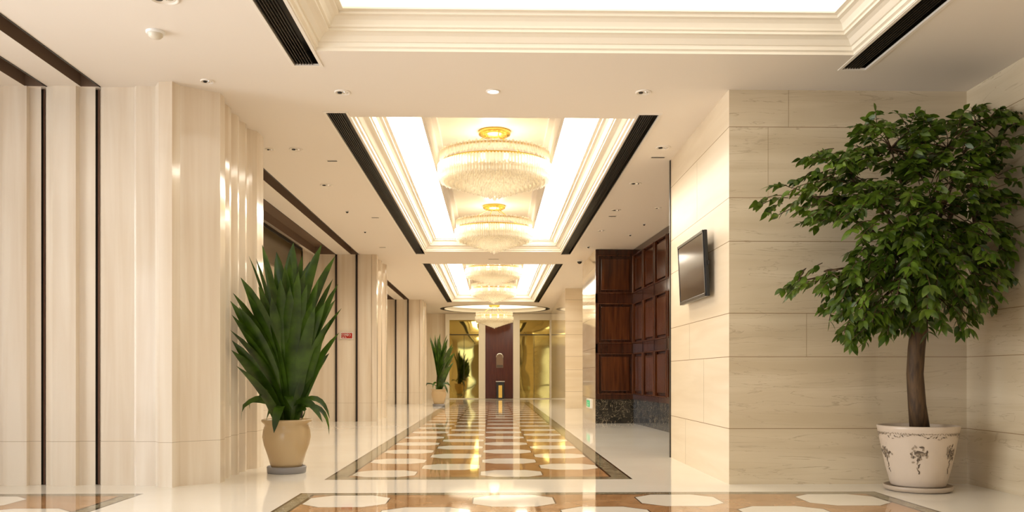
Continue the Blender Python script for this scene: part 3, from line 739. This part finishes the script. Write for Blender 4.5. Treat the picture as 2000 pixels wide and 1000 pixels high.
def make_palm(loc, lab):
    t = thing('potted_dracaena', lab, 'potted plant', loc, 'potted broad leaved corridor plants')
    c0 = Vector(loc)
    m = MB(); m.smooth = True
    m.lathe([(.02, .05), (.15, .05), (.165, .09), (.19, .18), (.228, .29), (.243, .37), (.235, .44), (.218, .485), (.222, .50), (.25, .525), (.252, .545), (.238, .55), (.215, .53), (.20, .47)], 48, cap0=True)
    m.obj('pot', M_tpot, t)
    m = MB(); m.smooth = True; m.lathe([(.19, 0), (.195, .01), (.20, .062), (.19, .07), (.18, .05), (.02, .05)], 40, cap0=True); m.obj('saucer', M_gdish, t)
    m = MB(); m.lathe([(.205, .49), (.02, .505)], 24, cap1=True); m.obj('soil', M_soil, t)
    m = MB(); m.smooth = True; m.tube([(0, 0, .48), (.01, 0, .75), (0, 0, 1.1), (0, 0, 1.35)], [.035, .03, .028, .02], 10); m.tube([(-.05, .02, .48), (-.06, .02, .8), (-.04, .02, 1.0)], [.025, .022, .018], 8); m.obj('stem', M_bark, t)
    lf = MB(); rr = random.Random(11)
    # (tip u, tip v, depth offset, base height, width)
    tips = [(512,478,.15,1.1,.09),(540,492,-.1,1.2,.125),(573,474,0,1.2,.135),(590,500,.15,1.1,.10),(628,478,-.05,1.15,.11),(655,500,.1,1.1,.10),(660,555,-.1,.95,.10),(667,602,.0,.9,.08),
            (662,650,-.15,.8,.10),(643,690,.1,.75,.09),(500,505,.1,1.0,.045),(486,500,-.1,.95,.04),(470,542,.0,.95,.10),(455,572,-.2,.9,.10),(450,588,.1,.85,.10),(453,615,-.15,.8,.10),(450,645,0,.8,.115),(452,684,-.2,.75,.12),
            (520,520,-.2,.9,.12),(556,520,-.3,1.0,.13),(606,510,.25,1.0,.13),(622,545,-.3,.9,.11),(634,545,.2,1.0,.11),(636,590,-.3,.85,.11),(610,590,-.35,.8,.12),(566,560,-.35,.8,.13),(530,580,-.35,.8,.12),(505,560,-.3,.85,.11),(490,610,-.3,.75,.12),(645,625,-.2,.75,.09),
            (655,585,.2,.9,.09),(640,565,.25,.95,.10),(480,570,.25,.9,.10),(545,505,.25,1.05,.11),(615,600,-.35,.65,.12),(512,610,-.3,.65,.12),(630,665,-.2,.68,.10),(596,530,-.2,.95,.12),(453,665,.0,.66,.10),(462,715,-.1,.62,.11),(470,640,.2,.74,.10),(640,640,.15,.70,.09),(632,705,-.1,.62,.08),(650,545,.2,.95,.09),(467,600,-.3,.72,.11),(566,500,-.3,.72,.13),(548,545,-.35,.70,.13),(600,555,-.35,.70,.12),(583,530,-.4,.66,.13),(575,485,.2,.8,.12)]
    Y0 = 9.0; pc = Vector((*XY(560, Y0), 0))
    for (u, v, dy, zb, wd) in tips:
        tip = onY(u, v, Y0 + dy) - pc; wd *= 1.12
        if tip.x < -.36: tip = onY(u, v, Y0 - .62) - pc; wd *= 1.15
        base = Vector((rr.uniform(-.03, .03) + tip.x * .05, rr.uniform(-.03, .03), zb - .12 - .30 * min(1, abs(tip.x) / .5)))
        ctl = Vector((base.x + tip.x * .28, base.y + tip.y * .25, base.z + (tip.z - base.z) * .62))
        sd = Vector((1, rr.uniform(-.7, .7), 0)).normalized()
        ribbon(lf, bez(base, ctl, tip, 9), wd, sd, .22, .65, .30, .52)
    # drooping lower leaves: (elbow u,v) (tip u,v)
    for (eu, ev, tu, tv, dy, wd, bz) in [(505,765,452,822,-.1,.06,.62),(500,785,452,800,.12,.05,.60),(520,755,505,780,-.2,.06,.66),(545,790,535,846,-.28,.10,.60),(527,795,518,830,-.05,.06,.58),(596,775,630,825,-.15,.075,.60),(625,770,644,818,.05,.065,.62),(640,790,643,850,.0,.055,.62),(610,800,588,822,-.1,.05,.55),(560,770,572,800,-.25,.08,.6)]:
        e = onY(eu, ev - 12, Y0 + dy) - pc; tp = onY(tu, tv, Y0 + dy * 1.4) - pc; base = Vector((0, 0, bz))
        e2 = Vector((e.x * 1.0, e.y, max(e.z, tp.z + .12) + .07))
        ribbon(lf, bez(base, e2, tp, 9), wd, Vector((0, .55, .85)) if abs(tp.x) > .15 else Vector((1, 0, 0)), .15, .65, .25, .6)
    lf.v = [(max(a, -2.545 - pc.x), b_, c_) for a, b_, c_ in lf.v]
    o = lf.obj('foliage', M_palm, t, fix=False)
    for p_ in o.data.polygons: p_.use_smooth = True
    return t
x, y = XY(560, 9.0)
pal = make_palm((x, y, 0), 'tall broad leaved plant in a tan pot beside the fluted near left column')
x, y = XY(857, 28.3)
p2 = dup(pal, (x, y, 0), 'smaller looking plant in a pot at the far end, left of the gold door')
p2.rotation_euler = (0, 0, 0.9)

# tree
PT = Vector((*XY(1793, 7.50), 0))
t = thing('potted_tree', 'bushy green tree in a cream patterned pot beside the right marble wall', 'potted tree', PT)
m = MB(); m.smooth = True
potp = [(.02, .045), (.215, .045), (.225, .06), (.262, .20), (.292, .34), (.315, .46), (.33, .535), (.336, .56), (.328, .568), (.312, .56), (.30, .50)]
m.lathe(potp, 56, cap0=True); m.obj('pot', M_wpot, t)
m = MB(); m.smooth = True; m.lathe([(.24, 0), (.275, .012), (.283, .045), (.276, .05), (.262, .03), (.02, .028)], 48, cap0=True); m.obj('saucer', plain('brown_dish', (.42, .34, .26), .4), t)
m = MB(); m.lathe([(.30, .52), (.02, .53)], 28, cap1=True); m.obj('soil', M_soil, t)
def prad(z):
    for (r0, z0), (r1, z1) in zip(potp[1:8], potp[2:9]):
        if z0 <= z <= z1: return r0 + (r1 - r0) * (z - z0) / (z1 - z0)
    return .3
def petal(mb, a, z, L, W, ang):
    # small leaf shape lying on the pot face at angle a (0 faces the camera), height z
    pts_ = []
    for k in range(8):
        q = 2 * PI * k / 8; x_ = L * math.cos(q); y_ = W * math.sin(q) * (1 - .5 * math.cos(q))
        s_ = x_ * math.cos(ang) - y_ * math.sin(ang); h_ = x_ * math.sin(ang) + y_ * math.cos(ang)
        zz = z + h_; rr_ = prad(zz) + .0022; aa = -PI / 2 + a + s_ / rr_
        pts_.append((rr_ * math.cos(aa), rr_ * math.sin(aa), zz))
    mb.add(pts_, [list(range(8))])
md = MB(); ml = MB(); rr = random.Random(5)
for a0 in [k * PI / 3 - .45 for k in range(6)]:
    for k in range(34):      # blossom cluster
        petal(md if k % 2 else ml, a0 + rr.gauss(0, .11), .34 + rr.gauss(0, .024), rr.uniform(.012, .022), .008, rr.uniform(0, PI))
    for k in range(9):      # trailing stem
        q = k / 9; petal(md if k % 3 else ml, a0 + .03 * math.sin(k * 1.8), .31 - .15 * q, .015, .005, PI / 2 + rr.uniform(-.9, .9))
for k in range(90):
    a0 = 2 * PI * k / 90; sw = .5 + .5 * math.cos(a0 * 6)
    petal(ml if k % 3 else md, a0, .50 - .045 * sw * rr.random(), .014, .0045, rr.uniform(-1.2, 1.2))
    petal(ml, a0 + .03, .505, .013, .004, rr.uniform(-1, 1))
md.obj('flower_pattern', M_motif, t, fix=False)['kind'] = 'stuff'; ml.obj('garland_pattern', M_motifl, t, fix=False)['kind'] = 'stuff'
def TP(u, v, dy): return onY(u, v, 7.50 + dy) - PT
trunk = [TP(1797, 842, 0), TP(1791, 790, -.02), TP(1787, 730, -.03), TP(1790, 680, -.03), TP(1796, 630, -.03), TP(1800, 570, -.05), TP(1803, 500, -.08)]
m = MB(); m.smooth = True; m.tube(trunk, [.083, .073, .069, .070, .068, .058, .045], 14); m.obj('trunk', M_bark, t)
ells = [ # u, v, rx, ry, depth, n sprigs
    (1585,385,95,45,-.25,30),(1650,335,95,50,-.35,40),(1740,290,100,62,-.40,60),(1850,290,100,60,-.30,60),(1940,240,75,40,-.25,30),(1960,330,90,70,-.35,36),
    (1720,400,110,50,-.55,46),(1820,400,120,90,-.50,100),(1840,500,110,80,-.35,95),(1740,500,80,50,-.35,44),(1960,440,75,90,-.20,26),(1740,560,100,60,-.45,66),(1830,580,70,50,-.30,44),
    (1610,530,50,30,-.30,12),(1660,570,60,35,-.30,20),(1690,618,52,26,-.40,20),(1920,560,30,30,-.25,7),(1980,500,40,35,-.2,10),(1560,550,18,26,-.3,4)]
br = MB(); br.smooth = True; lf = MB(); rr = random.Random(21)
hub = TP(1802, 520, -.07)
def clampY(p_):
    yy = p_.y + PT.y; xx = p_.x + PT.x
    if yy > 7.84: p_.y = 7.84 - PT.y
    if xx > 4.28: p_.x = 4.28 - PT.x
    return p_
def leaflet(base, d, L):
    d = d.normalized(); side = Vector((rr.uniform(-1, 1), rr.uniform(-1, 1), rr.uniform(-.4, .4)))
    if abs(side.normalized().dot(d)) > .9: side = Vector((1, .2, 0))
    n_ = 5; mid = base + d * L * .5 + Vector((0, 0, .012)); tip = base + d * L + Vector((0, 0, -.015))
    pts_ = [clampY(q) for q in bez(base, mid, tip, n_)]
    ribbon(lf, pts_, L * .50, side, .16, .8, .12, .42)
for (u, v, rx, ry, dy, ns) in ells:
    cen = clampY(TP(u, v, dy * .8)); cen.x = min(cen.x, 4.1 - PT.x)
    mid = (hub + cen) / 2 + Vector((0, 0, .06))
    br.tube(bez(hub, mid, cen, 6), [.026, .022, .018, .015, .012, .009, .006], 6)
    for k in range(int(ns * .80)):
        q = rr.uniform(0, 2 * PI); rad = math.sqrt(rr.random())
        pu, pv = u + rx * rad * math.cos(q), v + ry * rad * math.sin(q)
        sp = TP(pu, pv, dy + rr.uniform(-.38, .38)); clampY(sp)
        # twig direction: outward from the hub, flattening then drooping
        out = sp - TP(1800, 470, -.2); out.z *= .5; out.normalize()
        out = (out + Vector((rr.uniform(-.5, .5), rr.uniform(-.5, .5), rr.uniform(-.5, .15)))).normalized()
        Lt = rr.uniform(.13, .26); st = sp - out * Lt * .5; en = clampY(sp + out * Lt * .5 + Vector((0, 0, -.05)))
        clampY(st)
        tw = bez(st, (st + en) / 2 + Vector((0, 0, .04)), en, 5)
        br.tube(tw, .0035, 4)
        if k % 3 == 0: br.tube(bez(cen, (cen + st) / 2 + Vector((0, 0, .03)), st, 4), [.007, .006, .005, .004, .0035], 5)
        for i in range(1, 6):
            for s_ in (-1, 1):
                if rr.random() < .12: continue
                sd_ = Vector((0, 0, 1)).cross(out).normalized() * s_
                d_ = out * .55 + sd_ * .9 + Vector((0, 0, rr.uniform(-.95, -.05)))
                leaflet(tw[i], d_, rr.uniform(.068, .118))
        leaflet(tw[-1], out + Vector((0, 0, -.5)), .09)
for p_ in br.v: pass
br.obj('branches', M_bark, t, fix=False)
o = lf.obj('foliage', M_leaf, t, fix=False)
for p_ in o.data.polygons: p_.use_smooth = True
